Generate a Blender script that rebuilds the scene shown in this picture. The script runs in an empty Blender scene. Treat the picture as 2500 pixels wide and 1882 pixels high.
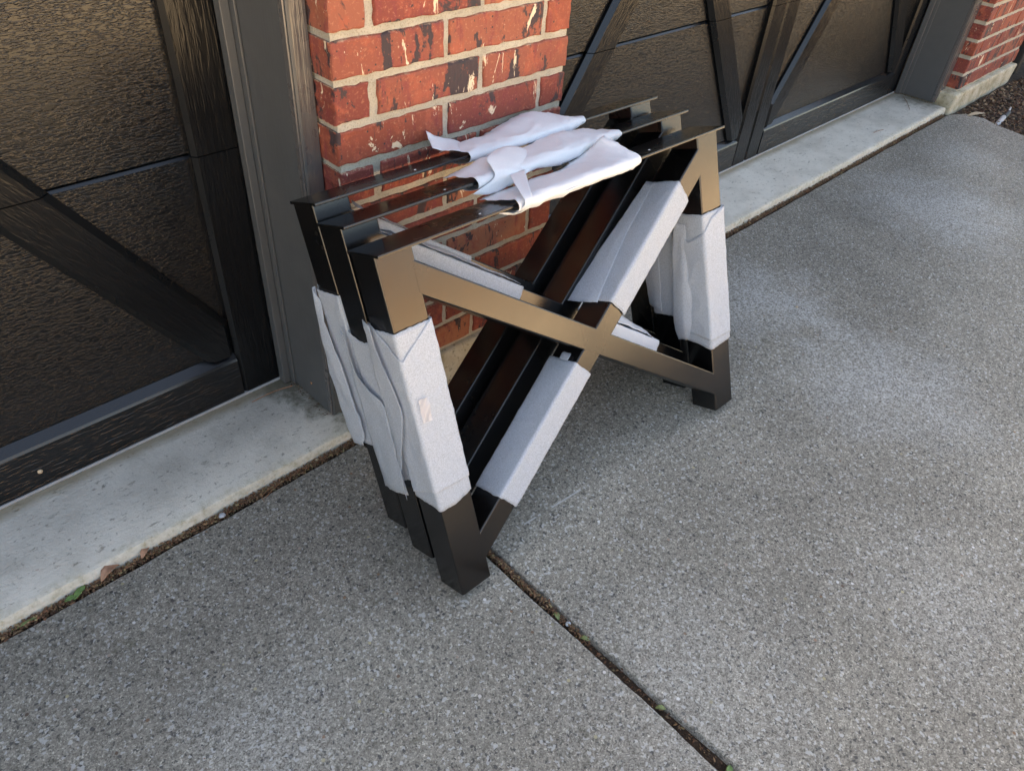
import bpy, bmesh, math, random
from mathutils import Vector, Matrix, noise
R = math.radians
rnd = random.Random(7)
sc = bpy.context.scene
col = sc.collection
# ------------------------------------------------------------------ camera, world, sun, exposure
cam_d = bpy.data.cameras.new('camera'); cam = bpy.data.objects.new('camera', cam_d); col.objects.link(cam)
cam_d.sensor_width = 36.0; cam_d.lens = 36.0 * 1829.56 / 2500.0; cam_d.clip_start = 0.02; cam_d.clip_end = 2000
rot = ((0.7144808, 0.4188113, -0.5604590), (-0.6966040, 0.5005486, -0.5139980), (0.0652688, 0.7576596, 0.6493780))
mw = Matrix([list(rot[i]) + [(-0.74393, -1.14808, 1.33627)[i]] for i in range(3)] + [[0, 0, 0, 1]])
cam.matrix_world = mw
sc.camera = cam
SUN_EL, SUN_ROT = R(55.5), R(0)
w = bpy.data.worlds.new('World'); sc.world = w; w.use_nodes = True
nt = w.node_tree; bg = nt.nodes['Background']
sky = nt.nodes.new('ShaderNodeTexSky'); sky.sky_type = 'NISHITA'; sky.sun_disc = False
sky.sun_elevation = SUN_EL; sky.sun_rotation = SUN_ROT; sky.dust_density = 2.0; sky.ozone_density = 1.0
nt.links.new(sky.outputs[0], bg.inputs[0]); bg.inputs[1].default_value = 0.085
sd = bpy.data.lights.new('sun', 'SUN'); sd.energy = 5.0; sd.angle = R(0.53); sd.color = (1.0, 0.93, 0.82)
so = bpy.data.objects.new('sun', sd); col.objects.link(so); so.location = (0, 5, 8)
sdir = Vector((0, math.cos(SUN_EL), math.sin(SUN_EL)))
so.rotation_euler = sdir.to_track_quat('Z', 'Y').to_euler()
sc.view_settings.view_transform = 'Standard'; sc.view_settings.look = 'None'; sc.view_settings.gamma = 1.0
sc.view_settings.use_curve_mapping = False
sc.view_settings.exposure = 2.9
sc.view_settings.use_white_balance = True
sc.view_settings.white_balance_temperature = 8800
sc.view_settings.white_balance_tint = 10
sc.cycles.use_denoising = True

# ------------------------------------------------------------------ helpers
def link(o, parent=None):
    col.objects.link(o)
    if parent is not None: o.parent = parent
    return o
def tag(o, label=None, cat=None, group=None, kind=None):
    if label: o['label'] = label
    if cat: o['category'] = cat
    if group: o['group'] = group
    if kind: o['kind'] = kind
    return o
def empty(name, loc=(0, 0, 0)):
    o = bpy.data.objects.new(name, None); o.location = loc; o.empty_display_size = 0.1
    return link(o)
def build(name, bm, mat, parent=None, smooth=False):
    bmesh.ops.recalc_face_normals(bm, faces=bm.faces)
    me = bpy.data.meshes.new(name); bm.to_mesh(me); bm.free()
    if mat: me.materials.append(mat)
    if smooth:
        for p in me.polygons: p.use_smooth = True
    return link(bpy.data.objects.new(name, me), parent)
def smooth_angle(o, ang=40, wn=False):
    me = o.data
    for p in me.polygons: p.use_smooth = True
    me.set_sharp_from_angle(angle=R(ang))
    if wn:
        md = o.modifiers.new('weighted', 'WEIGHTED_NORMAL'); md.keep_sharp = True; md.weight = 100
    return o
def box(bm, x0, x1, y0, y1, z0, z1, bev=0.0, seg=1):
    r = bmesh.ops.create_cube(bm, size=1.0)
    vs = r['verts']
    for v in vs:
        v.co = Vector((x0 + (v.co.x + .5) * (x1 - x0), y0 + (v.co.y + .5) * (y1 - y0), z0 + (v.co.z + .5) * (z1 - z0)))
    if bev > 0:
        es = list({e for v in vs for e in v.link_edges})
        bmesh.ops.bevel(bm, geom=es, offset=bev, segments=seg, profile=0.5, affect='EDGES')
def prism(bm, pts, y0, y1, bev=0.0, seg=1, long_edges=None):
    """pts in (x,z) order; extruded from y0 (front) to y1; long_edges = indices of outline edges whose front/back edges are bevelled"""
    n = len(pts)
    fr = [bm.verts.new((p[0], y0, p[1])) for p in pts]; bk = [bm.verts.new((p[0], y1, p[1])) for p in pts]
    bm.faces.new(fr); bm.faces.new(bk[::-1])
    for i in range(n):
        j = (i + 1) % n; bm.faces.new((fr[i], bk[i], bk[j], fr[j]))
    if bev > 0:
        es = []
        idx = range(n) if long_edges is None else long_edges
        for i in idx:
            j = (i + 1) % n
            e = bm.edges.get((fr[i], fr[j]));  es.append(e)
            e = bm.edges.get((bk[i], bk[j]));  es.append(e)
        bmesh.ops.bevel(bm, geom=es, offset=bev, segments=seg, profile=0.5, affect='EDGES')
def clip(pts, a, b, c):
    """keep a*x+b*z<=c"""
    out = []
    for i in range(len(pts)):
        p, q = pts[i], pts[(i + 1) % len(pts)]
        dp, dq = a * p[0] + b * p[1] - c, a * q[0] + b * q[1] - c
        if dp <= 0: out.append(p)
        if dp * dq < 0:
            t = dp / (dp - dq); out.append((p[0] + t * (q[0] - p[0]), p[1] + t * (q[1] - p[1])))
    return out

# ------------------------------------------------------------------ materials
def M(name, rough=0.6, ior=1.5):
    m = bpy.data.materials.new(name); m.use_nodes = True
    n = m.node_tree; b = n.nodes['Principled BSDF']
    b.inputs['Roughness'].default_value = rough; b.inputs['IOR'].default_value = ior
    return m, n, b
def nd(n, t, **k):
    x = n.nodes.new(t)
    for a, v in k.items():
        if a in x.inputs: x.inputs[a].default_value = v
        else: setattr(x, a, v)
    return x
def coords(n, scale=(1, 1, 1), rot=(0, 0, 0), rand=0.0, world=True):
    if world:
        g = n.nodes.new('ShaderNodeNewGeometry'); out = g.outputs['Position']
    else:
        g = n.nodes.new('ShaderNodeTexCoord'); out = g.outputs['Object']
    if rand:
        oi = n.nodes.new('ShaderNodeObjectInfo'); mu = nd(n, 'ShaderNodeMath', operation='MULTIPLY'); mu.inputs[1].default_value = rand
        n.links.new(oi.outputs['Random'], mu.inputs[0])
        cb = n.nodes.new('ShaderNodeCombineXYZ'); n.links.new(mu.outputs[0], cb.inputs[0]); n.links.new(mu.outputs[0], cb.inputs[2])
        ad = nd(n, 'ShaderNodeVectorMath', operation='ADD'); n.links.new(out, ad.inputs[0]); n.links.new(cb.outputs[0], ad.inputs[1]); out = ad.outputs[0]
    mp = n.nodes.new('ShaderNodeMapping'); mp.inputs['Scale'].default_value = scale; mp.inputs['Rotation'].default_value = rot
    n.links.new(out, mp.inputs[0]); return mp.outputs[0]
def noi(n, vec, scale, detail=3, rough=.55, dist=0.0):
    x = n.nodes.new('ShaderNodeTexNoise'); x.inputs['Scale'].default_value = scale; x.inputs['Detail'].default_value = detail
    x.inputs['Roughness'].default_value = rough; x.inputs['Distortion'].default_value = dist
    n.links.new(vec, x.inputs['Vector']); return x.outputs['Fac']
def vor(n, vec, scale, out='Distance', feat='F1', rnd_=1.0):
    x = n.nodes.new('ShaderNodeTexVoronoi'); x.feature = feat; x.inputs['Scale'].default_value = scale
    if 'Randomness' in x.inputs: x.inputs['Randomness'].default_value = rnd_
    n.links.new(vec, x.inputs['Vector']); return x.outputs[out]
def ramp(n, fac, stops):
    x = n.nodes.new('ShaderNodeValToRGB'); e = x.color_ramp.elements
    while len(e) < len(stops): e.new(.5)
    for el, (p, c) in zip(e, stops):
        el.position = p; el.color = (c, c, c, 1) if isinstance(c, (int, float)) else (*c, 1)
    n.links.new(fac, x.inputs[0]); return x.outputs[0]
def mix(n, f, a, b, mode='MIX'):
    x = n.nodes.new('ShaderNodeMix'); x.data_type = 'RGBA'; x.blend_type = mode
    for k, v in ((0, f), (6, a), (7, b)):
        s = x.inputs[k]
        if hasattr(v, 'is_output'): n.links.new(v, s)
        elif isinstance(v, (int, float)): s.default_value = v if k == 0 else (v, v, v, 1)
        else: s.default_value = (*v, 1)
    return x.outputs[2]
def mat_(n, op, a, b=None):
    x = n.nodes.new('ShaderNodeMath'); x.operation = op
    for s, v in ((x.inputs[0], a), (x.inputs[1], b)):
        if v is None: continue
        if hasattr(v, 'is_output'): n.links.new(v, s)
        else: s.default_value = v
    return x.outputs[0]
def bump(n, b, h, strength=1.0, dist=0.001, prev=None):
    x = n.nodes.new('ShaderNodeBump'); x.inputs['Strength'].default_value = strength; x.inputs['Distance'].default_value = dist
    n.links.new(h, x.inputs['Height'])
    if prev is not None: n.links.new(prev, x.inputs['Normal'])
    n.links.new(x.outputs[0], b.inputs['Normal']); return x.outputs[0]

def driveway_mat():
    m, n, b = M('driveway_concrete', .88)
    v = coords(n)
    wv = nd(n, 'ShaderNodeVectorMath', operation='ADD'); wn_ = n.nodes.new('ShaderNodeTexNoise'); wn_.inputs['Scale'].default_value = 160; wn_.inputs['Detail'].default_value = 1
    n.links.new(v, wn_.inputs['Vector']); ws = nd(n, 'ShaderNodeVectorMath', operation='SCALE'); ws.inputs['Scale'].default_value = .006
    n.links.new(wn_.outputs['Color'], ws.inputs[0]); n.links.new(v, wv.inputs[0]); n.links.new(ws.outputs[0], wv.inputs[1]); vv = wv.outputs[0]
    def cell(scale, k):
        sx = nd(n, 'ShaderNodeSeparateColor'); n.links.new(vor(n, vv, scale, 'Color'), sx.inputs[0]); return sx.outputs[k]
    ga = cell(330, 0); gb = cell(520, 1); gc = cell(190, 2)
    fine = mix(n, .45, ga, gb)
    mid = noi(n, v, 75, 4, .75)
    c = ramp(n, fine, [(.08, (.110, .100, .084)), (.34, (.205, .187, .156)), (.60, (.272, .249, .208)), (.82, (.350, .322, .270)), (.95, (.58, .54, .46))])
    c = mix(n, 1.0, c, ramp(n, mid, [(.30, .68), (.5, 1.0), (.70, 1.38)]), 'MULTIPLY')
    c = mix(n, mat_(n, 'MULTIPLY', mat_(n, 'GREATER_THAN', gc, .93), .7), c, (.50, .49, .47))
    c = mix(n, mat_(n, 'MULTIPLY', mat_(n, 'LESS_THAN', gc, .06), .8), c, (.055, .055, .055))
    v2c = vor(n, v, 48, 'Color'); v2d = vor(n, v, 48, 'Distance')
    s2x = nd(n, 'ShaderNodeSeparateColor'); n.links.new(v2c, s2x.inputs[0])
    s2 = mat_(n, 'MULTIPLY', mat_(n, 'GREATER_THAN', s2x.outputs[0], .80), mat_(n, 'LESS_THAN', v2d, .16))
    c = mix(n, s2, c, ramp(n, s2x.outputs[1], [(.2, (.62, .61, .59)), (.45, (.26, .15, .09)), (.65, (.05, .05, .05)), (.9, (.40, .35, .22))]))
    vd = ga
    # broad weathering
    big = noi(n, v, 2.1, 4, .55, .4); big2 = noi(n, v, 7.5, 3, .6)
    f = mix(n, .35, big, big2)
    gain = ramp(n, f, [(.34, .86), (.5, 1.05), (.64, 1.22)])
    c = mix(n, 1.0, c, gain, 'MULTIPLY')
    # bleached washes with a shape of their own
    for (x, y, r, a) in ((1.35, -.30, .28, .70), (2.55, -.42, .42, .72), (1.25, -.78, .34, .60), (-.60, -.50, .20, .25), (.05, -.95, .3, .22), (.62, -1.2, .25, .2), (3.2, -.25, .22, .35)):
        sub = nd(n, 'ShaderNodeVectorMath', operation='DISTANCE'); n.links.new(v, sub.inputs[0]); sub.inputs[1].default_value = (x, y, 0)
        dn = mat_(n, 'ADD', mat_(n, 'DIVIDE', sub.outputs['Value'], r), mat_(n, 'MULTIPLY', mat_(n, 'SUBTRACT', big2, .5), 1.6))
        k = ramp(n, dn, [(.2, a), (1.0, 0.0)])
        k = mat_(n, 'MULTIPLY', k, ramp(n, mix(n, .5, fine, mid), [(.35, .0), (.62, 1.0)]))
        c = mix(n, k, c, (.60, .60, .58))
    # dark damp blotches & tiny lichen marks
    bl = noi(n, v, 17, 2, .5); c = mix(n, ramp(n, bl, [(.68, 0.0), (.76, .45)]), c, (.10, .092, .06))
    # chalk scratch
    sp = nd(n, 'ShaderNodeSeparateXYZ'); n.links.new(v, sp.inputs[0])
    ln = mat_(n, 'ADD', mat_(n, 'MULTIPLY', sp.outputs[0], -.0873), -.445)
    dy = mat_(n, 'ABSOLUTE', mat_(n, 'SUBTRACT', sp.outputs[1], ln))
    on = mat_(n, 'MULTIPLY', mat_(n, 'LESS_THAN', dy, .0022), mat_(n, 'GREATER_THAN', noi(n, v, 22, 2), .50))
    on = mat_(n, 'MULTIPLY', on, mat_(n, 'MULTIPLY', mat_(n, 'GREATER_THAN', sp.outputs[0], -.15), mat_(n, 'LESS_THAN', sp.outputs[0], .27)))
    c = mix(n, mat_(n, 'MULTIPLY', on, .55), c, (.6, .6, .6))
    n.links.new(c, b.inputs['Base Color'])
    bump(n, b, mix(n, .5, mid, ga), .35, .0012)
    return m
def apron_mat():
    m, n, b = M('painted_concrete', .6)
    v = coords(n); vs = coords(n, (5, 60, 5))
    f = noi(n, v, 60, 4, .6); st = noi(n, vs, 3.0, 4, .6)
    c = ramp(n, noi(n, v, 6, 4, .6), [(.3, (.50, .475, .42)), (.5, (.62, .59, .525)), (.7, (.69, .66, .59))])
    c = mix(n, ramp(n, f, [(.62, 0.0), (.72, .75)]), c, (.16, .15, .125))
    pit = noi(n, coords(n, (.6, 1.3, 1)), 34, 5, .78); c = mix(n, ramp(n, pit, [(.585, 0.0), (.66, .75)]), c, (.19, .18, .145))
    c = mix(n, ramp(n, noi(n, v, 9, 5, .7), [(.52, 0.0), (.70, .35)]), c, (.33, .31, .26))
    sp = nd(n, 'ShaderNodeSeparateXYZ'); n.links.new(v, sp.inputs[0])
    # worn, lichen-stained nose along the joint
    wob = mat_(n, 'MULTIPLY', mat_(n, 'SUBTRACT', noi(n, v, 14, 3, .6), .5), .07)
    yy = mat_(n, 'ADD', sp.outputs[1], wob)
    edge = ramp(n, yy, [(.022, 1.0), (.045, 0.0)])
    ec = ramp(n, noi(n, v, 70, 4, .7), [(.3, (.30, .26, .15)), (.5, (.52, .49, .40)), (.75, (.66, .63, .55))])
    c = mix(n, mat_(n, 'MULTIPLY', edge, .8), c, ec)
    # grime line at the back by the door seal and around the posts
    yb = mat_(n, 'ADD', sp.outputs[1], mat_(n, 'MULTIPLY', wob, .35))
    gr = ramp(n, yb, [(.258, 0.0), (.284, .75)])
    c = mix(n, gr, c, (.24, .19, .11))
    for (x, y, r) in ((-.02, .17, .10), (3.72, .17, .16), (.03, .05, .10), (-.06, .27, .09)):
        sub = nd(n, 'ShaderNodeVectorMath', operation='DISTANCE'); n.links.new(v, sub.inputs[0]); sub.inputs[1].default_value = (x, y, .03)
        k = ramp(n, mat_(n, 'ADD', mat_(n, 'DIVIDE', sub.outputs['Value'], r), mat_(n, 'MULTIPLY', mat_(n, 'SUBTRACT', noi(n, v, 30, 4, .7), .5), 1.8)), [(.35, .8), (1.0, 0.0)])
        c = mix(n, k, c, (.13, .12, .08))
    n.links.new(c, b.inputs['Base Color'])
    p = bump(n, b, st, .30, .003); bump(n, b, noi(n, v, 110, 5, .75), .9, .003, p)
    return m
def foundation_mat():
    m, n, b = M('foundation_concrete', .9)
    v = coords(n)
    c = ramp(n, noi(n, v, 12, 5, .65), [(.3, (.26, .22, .13)), (.5, (.50, .45, .33)), (.7, (.62, .58, .47))])
    c = mix(n, ramp(n, noi(n, v, 90, 4, .7), [(.55, 0.0), (.68, .8)]), c, (.13, .11, .07))
    n.links.new(c, b.inputs['Base Color']); bump(n, b, noi(n, v, 120, 5, .7), .9, .003)
    return m
def brick_mat():
    m, n, b = M('brick_clay', .75)
    v = coords(n, rand=37.0); vs = coords(n, (1, 1, .35), rand=53.0)
    oi = n.nodes.new('ShaderNodeObjectInfo')
    base = ramp(n, oi.outputs['Random'], [(0.0, (.23, .046, .032)), (.25, (.18, .036, .028)), (.5, (.27, .062, .034)), (.72, (.20, .040, .030)), (.86, (.38, .14, .075)), (1.0, (.23, .050, .034))])
    c = mix(n, ramp(n, noi(n, v, 24, 5, .75), [(.53, 0.0), (.62, .75)]), base, (.37, .088, .048))
    c = mix(n, ramp(n, noi(n, vs, 45, 4, .65), [(.52, 0.0), (.66, .7)]), c, (.20, .032, .036))
    c = mix(n, ramp(n, noi(n, v, 150, 3, .7), [(.56, 0.0), (.72, .6)]), c, (.50, .21, .12))
    # burnt flashes
    bk = noi(n, coords(n, (1, 1, .45), rand=91.0), 12, 5, .75, .5)
    c = mix(n, ramp(n, bk, [(.575, 0.0), (.605, .92)]), c, (.035, .028, .032))
    sp = vor(n, coords(n, rand=23.0), 60); sn = noi(n, v, 22, 2)
    c = mix(n, mat_(n, 'MULTIPLY', mat_(n, 'LESS_THAN', sp, .13), mat_(n, 'GREATER_THAN', sn, .52)), c, (.05, .03, .03))
    bb = noi(n, coords(n, (1, 1, .3), rand=131.0), 7.5, 4, .7, .8)
    c = mix(n, ramp(n, mat_(n, 'ADD', bb, mat_(n, 'MULTIPLY', mat_(n, 'SUBTRACT', noi(n, v, 60, 3, .7), .5), .16)), [(.585, 0.0), (.605, .93)]), c, (.030, .026, .032))
    # cream slurry marks, torn and upright
    cm = noi(n, coords(n, (1, 1, .38), rand=67.0), 19, 5, .72, 1.2)
    c = mix(n, ramp(n, cm, [(.62, 0.0), (.64, .95)]), c, (.72, .58, .42))
    # chipped, lime-smeared arrises
    tg = n.nodes.new('ShaderNodeTexCoord'); sg = nd(n, 'ShaderNodeSeparateXYZ'); n.links.new(tg.outputs['Generated'], sg.inputs[0])
    ez = mat_(n, 'ABSOLUTE', mat_(n, 'SUBTRACT', sg.outputs[2], .5))
    rag = mat_(n, 'ADD', ez, mat_(n, 'MULTIPLY', mat_(n, 'SUBTRACT', noi(n, v, 85, 4, .75), .5), .22))
    c = mix(n, ramp(n, rag, [(.465, 0.0), (.50, .75)]), c, (.46, .33, .23))
    n.links.new(c, b.inputs['Base Color'])
    st = noi(n, coords(n, (1, 1, .12), rand=11.0), 120, 3, .6)
    h = mix(n, .5, st, noi(n, v, 60, 5, .7)); bump(n, b, h, .9, .0035)
    return m
def mortar_mat():
    m, n, b = M('mortar', .95)
    v = coords(n)
    c = ramp(n, noi(n, v, 14, 4, .6), [(.3, (.38, .345, .28)), (.7, (.55, .51, .43))])
    c = mix(n, ramp(n, noi(n, v, 300, 3, .8), [(.5, 0.0), (.66, .6)]), c, (.22, .19, .14))
    n.links.new(c, b.inputs['Base Color']); bump(n, b, noi(n, v, 230, 4, .75), 1.0, .003)
    return m
def grain_mat(name, axis, base, fine, rough=.36, ang=0.0, strength=1.0, ior=1.5, bd=.00042):
    """embossed wood-grain paint: grain runs along axis ('x' or 'z') turned by ang in the door plane"""
    m, n, b = M(name, rough, ior)
    g = n.nodes.new('ShaderNodeNewGeometry').outputs['Position']
    r0 = n.nodes.new('ShaderNodeMapping'); r0.inputs['Rotation'].default_value = (0, ang, 0); n.links.new(g, r0.inputs[0])
    vec = r0.outputs[0]
    s = (.24 if fine > 200 else .14, 1, 1) if axis == 'x' else (1, 1, .10)
    mp = n.nodes.new('ShaderNodeMapping'); mp.inputs['Scale'].default_value = s; n.links.new(vec, mp.inputs[0])
    a = noi(n, mp.outputs[0], fine, 1, .5, .3); a2 = noi(n, mp.outputs[0], fine * 2.2, 1, .5, .3)
    h = ramp(n, mix(n, .35, a, a2), [(.43, 0.0), (.57, 1.0)])
    c = mix(n, h, tuple(x * .75 for x in base), base)
    n.links.new(c, b.inputs['Base Color'])
    pr = bump(n, b, h, strength, bd)
    return m
def plain_paint(name, base, rough, ior=1.5, grain=0.0):
    m, n, b = M(name, rough, ior)
    v = coords(n)
    c = mix(n, ramp(n, noi(n, v, 20, 5, .7), [(.3, 0.0), (.75, .35)]), base, tuple(min(1, x * 1.35) for x in base))
    c = mix(n, ramp(n, vor(n, v, 33), [(.0, .8), (.035, 0.0)]), c, tuple(x * 2.2 for x in base))
    n.links.new(c, b.inputs['Base Color'])
    rr = ramp(n, noi(n, v, 9, 4, .6), [(.3, rough * .85), (.7, min(1, rough * 1.2))]); n.links.new(rr, b.inputs['Roughness'])
    if grain:
        h = noi(n, coords(n, (1, 1, .06)), 110, 3, .6); bump(n, b, h, grain, .001)
    return m
def steel_mat():
    m, n, b = M('black_powder_coat', .20, 1.63)
    v = coords(n)
    b.inputs['Base Color'].default_value = (.0030, .0029, .0032, 1)
    n.links.new(ramp(n, noi(n, v, 5, 4, .6), [(.3, .20), (.7, .30)]), b.inputs['Roughness'])
    bump(n, b, mix(n, .5, noi(n, v, 900, 2, .5), noi(n, v, 6, 2, .5)), .12, .0004)
    return m
def foam_mat(name, thin):
    m, n, b = M(name, .5)
    v = coords(n)
    sp = noi(n, v, 380, 2, .9)
    c = mix(n, ramp(n, sp, [(.38, 0.0), (.62, 1.0)]), (.52, .57, .64) if thin else (.82, .85, .89), (.62, .67, .74) if thin else (.88, .90, .94)); n.links.new(c, b.inputs['Base Color'])
    bump(n, b, sp, .12, .0005)
    out = n.nodes['Material Output']
    tl = n.nodes.new('ShaderNodeBsdfTranslucent'); tl.inputs[0].default_value = (.80, .84, .90, 1)
    m1 = n.nodes.new('ShaderNodeMixShader'); m1.inputs[0].default_value = .18
    n.links.new(b.outputs[0], m1.inputs[1]); n.links.new(tl.outputs[0], m1.inputs[2])
    if not thin:
        n.links.new(m1.outputs[0], out.inputs[0]); return m
    tp = n.nodes.new('ShaderNodeBsdfTransparent')
    m2 = n.nodes.new('ShaderNodeMixShader')
    n.links.new(ramp(n, noi(n, v, 420, 2, .8), [(.36, .42), (.60, .20)]), m2.inputs[0])
    n.links.new(m1.outputs[0], m2.inputs[1]); n.links.new(tp.outputs[0], m2.inputs[2])
    n.links.new(m2.outputs[0], out.inputs[0])
    return m
def simple(name, rgb, rough=.8, var=.4, scale=40, bmp=.3, bd=.002):
    m, n, b = M(name, rough)
    v = coords(n, rand=3.0)
    c = mix(n, ramp(n, noi(n, v, scale, 4, .6), [(.3, 0.0), (.7, 1.0)]), tuple(x * (1 - var) for x in rgb), tuple(min(1, x * (1 + var)) for x in rgb))
    n.links.new(c, b.inputs['Base Color']); bump(n, b, noi(n, v, scale * 2, 3), bmp, bd); return m
def random_mat(name, stops, rough=.8):
    m, n, b = M(name, rough)
    g = n.nodes.new('ShaderNodeNewGeometry')
    c = ramp(n, g.outputs['Random Per Island'], stops); n.links.new(c, b.inputs['Base Color'])
    return m

BLK = (.0062, .0066, .0074)
m_drive = driveway_mat(); m_apron = apron_mat(); m_found = foundation_mat(); m_brick = brick_mat(); m_mortar = mortar_mat()
m_panel = grain_mat('black_embossed_panel', 'x', BLK, 265, .21, strength=1.0, ior=1.45, bd=.00040)
m_stile = grain_mat('black_grain_stile', 'z', BLK, 130, .24, strength=.9, ior=1.36)
m_rail = grain_mat('black_grain_rail', 'x', BLK, 110, .22, strength=1.0, ior=1.5, bd=.0009)
BR = math.atan(1.5)
m_brace_a = grain_mat('black_grain_brace_rising', 'x', BLK, 130, .24, ang=BR, strength=.9, ior=1.36)
m_brace_b = grain_mat('black_grain_brace_falling', 'x', BLK, 130, .24, ang=-BR, strength=.9, ior=1.36)
m_bevel = plain_paint('smooth_black_moulding', (.005, .006, .008), .20, 1.55)
m_bevel2 = plain_paint('dark_moulding', (.006, .0065, .007), .28, 1.38)
m_trim = plain_paint('charcoal_trim_paint', (.075, .078, .080), .42, 1.5, .35)
m_casing = plain_paint('rough_sawn_charcoal_paint', (.085, .080, .080), .28, 1.7, 2.2)
m_steel = steel_mat(); m_foam = foam_mat('thin_white_foam', True); m_foam2 = foam_mat('folded_white_foam', False)
m_soil = simple('soil', (.045, .028, .018), .95, .6, 60, 1.0, .01)
m_lawn = simple('dry_ground', (.30, .20, .105), .95, .3, 3, .4, .02)
m_street = simple('tan_bounce_concrete', (.60, .49, .36), .9, .15, 4, .2)  # toned for the tan it throws back into the black paint
m_seal = simple('grey_vinyl_seal', (.30, .31, .32), .5, .15, 30, .1)
m_wall = simple('painted_siding', (.16, .15, .14), .7, .2, 10, .2)
m_roof = simple('roof_shingle', (.09, .085, .08), .9, .3, 30, .5)
m_fence = simple('reflecting_fence_board', (.26, .15, .08), .85, .3, 12, .3)
m_dark = plain_paint('dark_metal', (.016, .016, .017), .45)
m_litter = random_mat('leaf_litter', [(0, (.10, .042, .022)), (.25, (.17, .085, .045)), (.45, (.055, .028, .018)), (.62, (.24, .14, .07)), (.8, (.08, .045, .03)), (.93, (.30, .24, .12)), (1, (.15, .06, .035))])
m_mulch = random_mat('mulch_bits', [(0, (.07, .035, .022)), (.3, (.13, .07, .04)), (.55, (.04, .024, .018)), (.8, (.22, .14, .08)), (1, (.30, .22, .14))])
m_needle = simple('pine_needle', (.28, .13, .065), .6, .3, 60)
m_green = simple('green_leaf', (.11, .20, .06), .45, .25, 120)
m_dull = simple('dull_green_leaf', (.15, .19, .07), .5, .3, 120)
m_dry = simple('dry_leaf', (.38, .20, .125), .6, .3, 60)
m_pebble = simple('pebble', (.38, .42, .46), .5, .15, 200)
m_cream = simple('cream_bit', (.52, .40, .27), .6, .15, 90)
m_pipe = simple('grey_pvc', (.42, .43, .44), .4, .12, 30, .1)
m_rust = simple('rusty_screw', (.30, .14, .07), .6, .4, 300)
m_glint = simple('pale_hole_glint', (.75, .75, .74), .3, .1, 90)  # pale colour stands for light showing at the plate holes

# ------------------------------------------------------------------ ground
def slab(name, outline, z, depth, mat, jit=.0014, r=.006, step=.02, parent=None):
    pts = []
    n = len(outline)
    for i in range(n):
        a, b_, fine = outline[i][:2], outline[(i + 1) % n][:2], outline[i][2]
        L = math.dist(a, b_); k = max(1, int(L / step)) if fine else 1
        k = min(k, 420)
        for j in range(k):
            t = j / k; px, py = a[0] + t * (b_[0] - a[0]), a[1] + t * (b_[1] - a[1])
            if fine and j > 0:
                nx, ny = (b_[1] - a[1]) / L, -(b_[0] - a[0]) / L
                q = noise.noise(Vector((px * 9, py * 9, 1.7))) * jit * 2.6 + noise.noise(Vector((px * 60, py * 60, 4.2))) * jit
                px += nx * q; py += ny * q
            pts.append((px, py))
    cx = sum(p[0] for p in pts) / len(pts); cy = sum(p[1] for p in pts) / len(pts)
    N = len(pts)
    def inset(d):
        out = []
        for i in range(N):
            p0, p1, p2 = Vector(pts[i - 1]), Vector(pts[i]), Vector(pts[(i + 1) % N])
            t = (p2 - p0).normalized(); nn = Vector((-t.y, t.x))
            out.append(p1 + nn * d)
        return out
    bm = bmesh.new()
    rings = [(inset(r), z), (inset(r * .45), z - r * .28), (inset(r * .1), z - r * .9), (pts, z - depth)]
    vr = [[bm.verts.new((p[0], p[1], zz)) for p in ring] for ring, zz in rings]
    bm.faces.new(vr[0])
    for a, b_ in zip(vr, vr[1:]):
        for i in range(N):
            j = (i + 1) % N; bm.faces.new((a[i], b_[i], b_[j], a[j]))
    o = build(name, bm, mat, parent); return smooth_angle(o, 30)
# outlines counter-clockwise
a = slab('driveway', [(-.028, -2.6, True), (-.028, -.001, True), (-6, -.001, False), (-6, -2.6, False)][::1], 0, .08, m_drive)
tag(a, kind='structure')
b_ = slab('driveway', [(-.006, -2.6, False), (3.70, -2.6, False), (3.72, -1.2, True), (3.76, -.40, True), (3.80, -.22, True), (3.84, -.15, True), (3.82, -.06, True), (3.74, -.012, True), (3.68, -.002, True), (-.006, -.002, True)], 0, .08, m_drive)
tag(b_, kind='structure')
for nm, x0, x1 in (('apron', -3.3, -.008), ('apron', .64, 3.72)):
    o = slab(nm, [(x0, .018, True), (x1, .018, True), (x1, .75, False), (x0, .75, False)], .03, .09, m_apron, jit=.002, r=.013)
    tag(o, kind='structure')
bm = bmesh.new(); box(bm, -60, 60, -60, 60, -.6, -.05); tag(build('ground', bm, m_lawn), kind='structure')
bm = bmesh.new(); box(bm, -60, 60, -60, -2.62, -.048, -.002); tag(build('added_street', bm, m_street), kind='structure')  # unseen pale slab, added to bounce sunlit tan onto the glossy blacks
# soil bed beside the drive
bm = bmesh.new()
G = 46
for i in range(G + 1):
    for j in range(G + 1):
        x = 3.55 + 3.2 * i / G; y = -2.58 + 2.73 * j / G
        z = -.020 + .012 * noise.noise(Vector((x * 7, y * 7, 0))) + .02 * max(0, (x - 4.0)) * .25
        bm.verts.new((x, y, z))
bm.verts.ensure_lookup_table()
for i in range(G):
    for j in range(G):
        k = i * (G + 1) + j; bm.faces.new([bm.verts[q] for q in (k, k + G + 1, k + G + 2, k + 1)])
tag(build('soil_bed', bm, m_soil, smooth=True), kind='structure')

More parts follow.
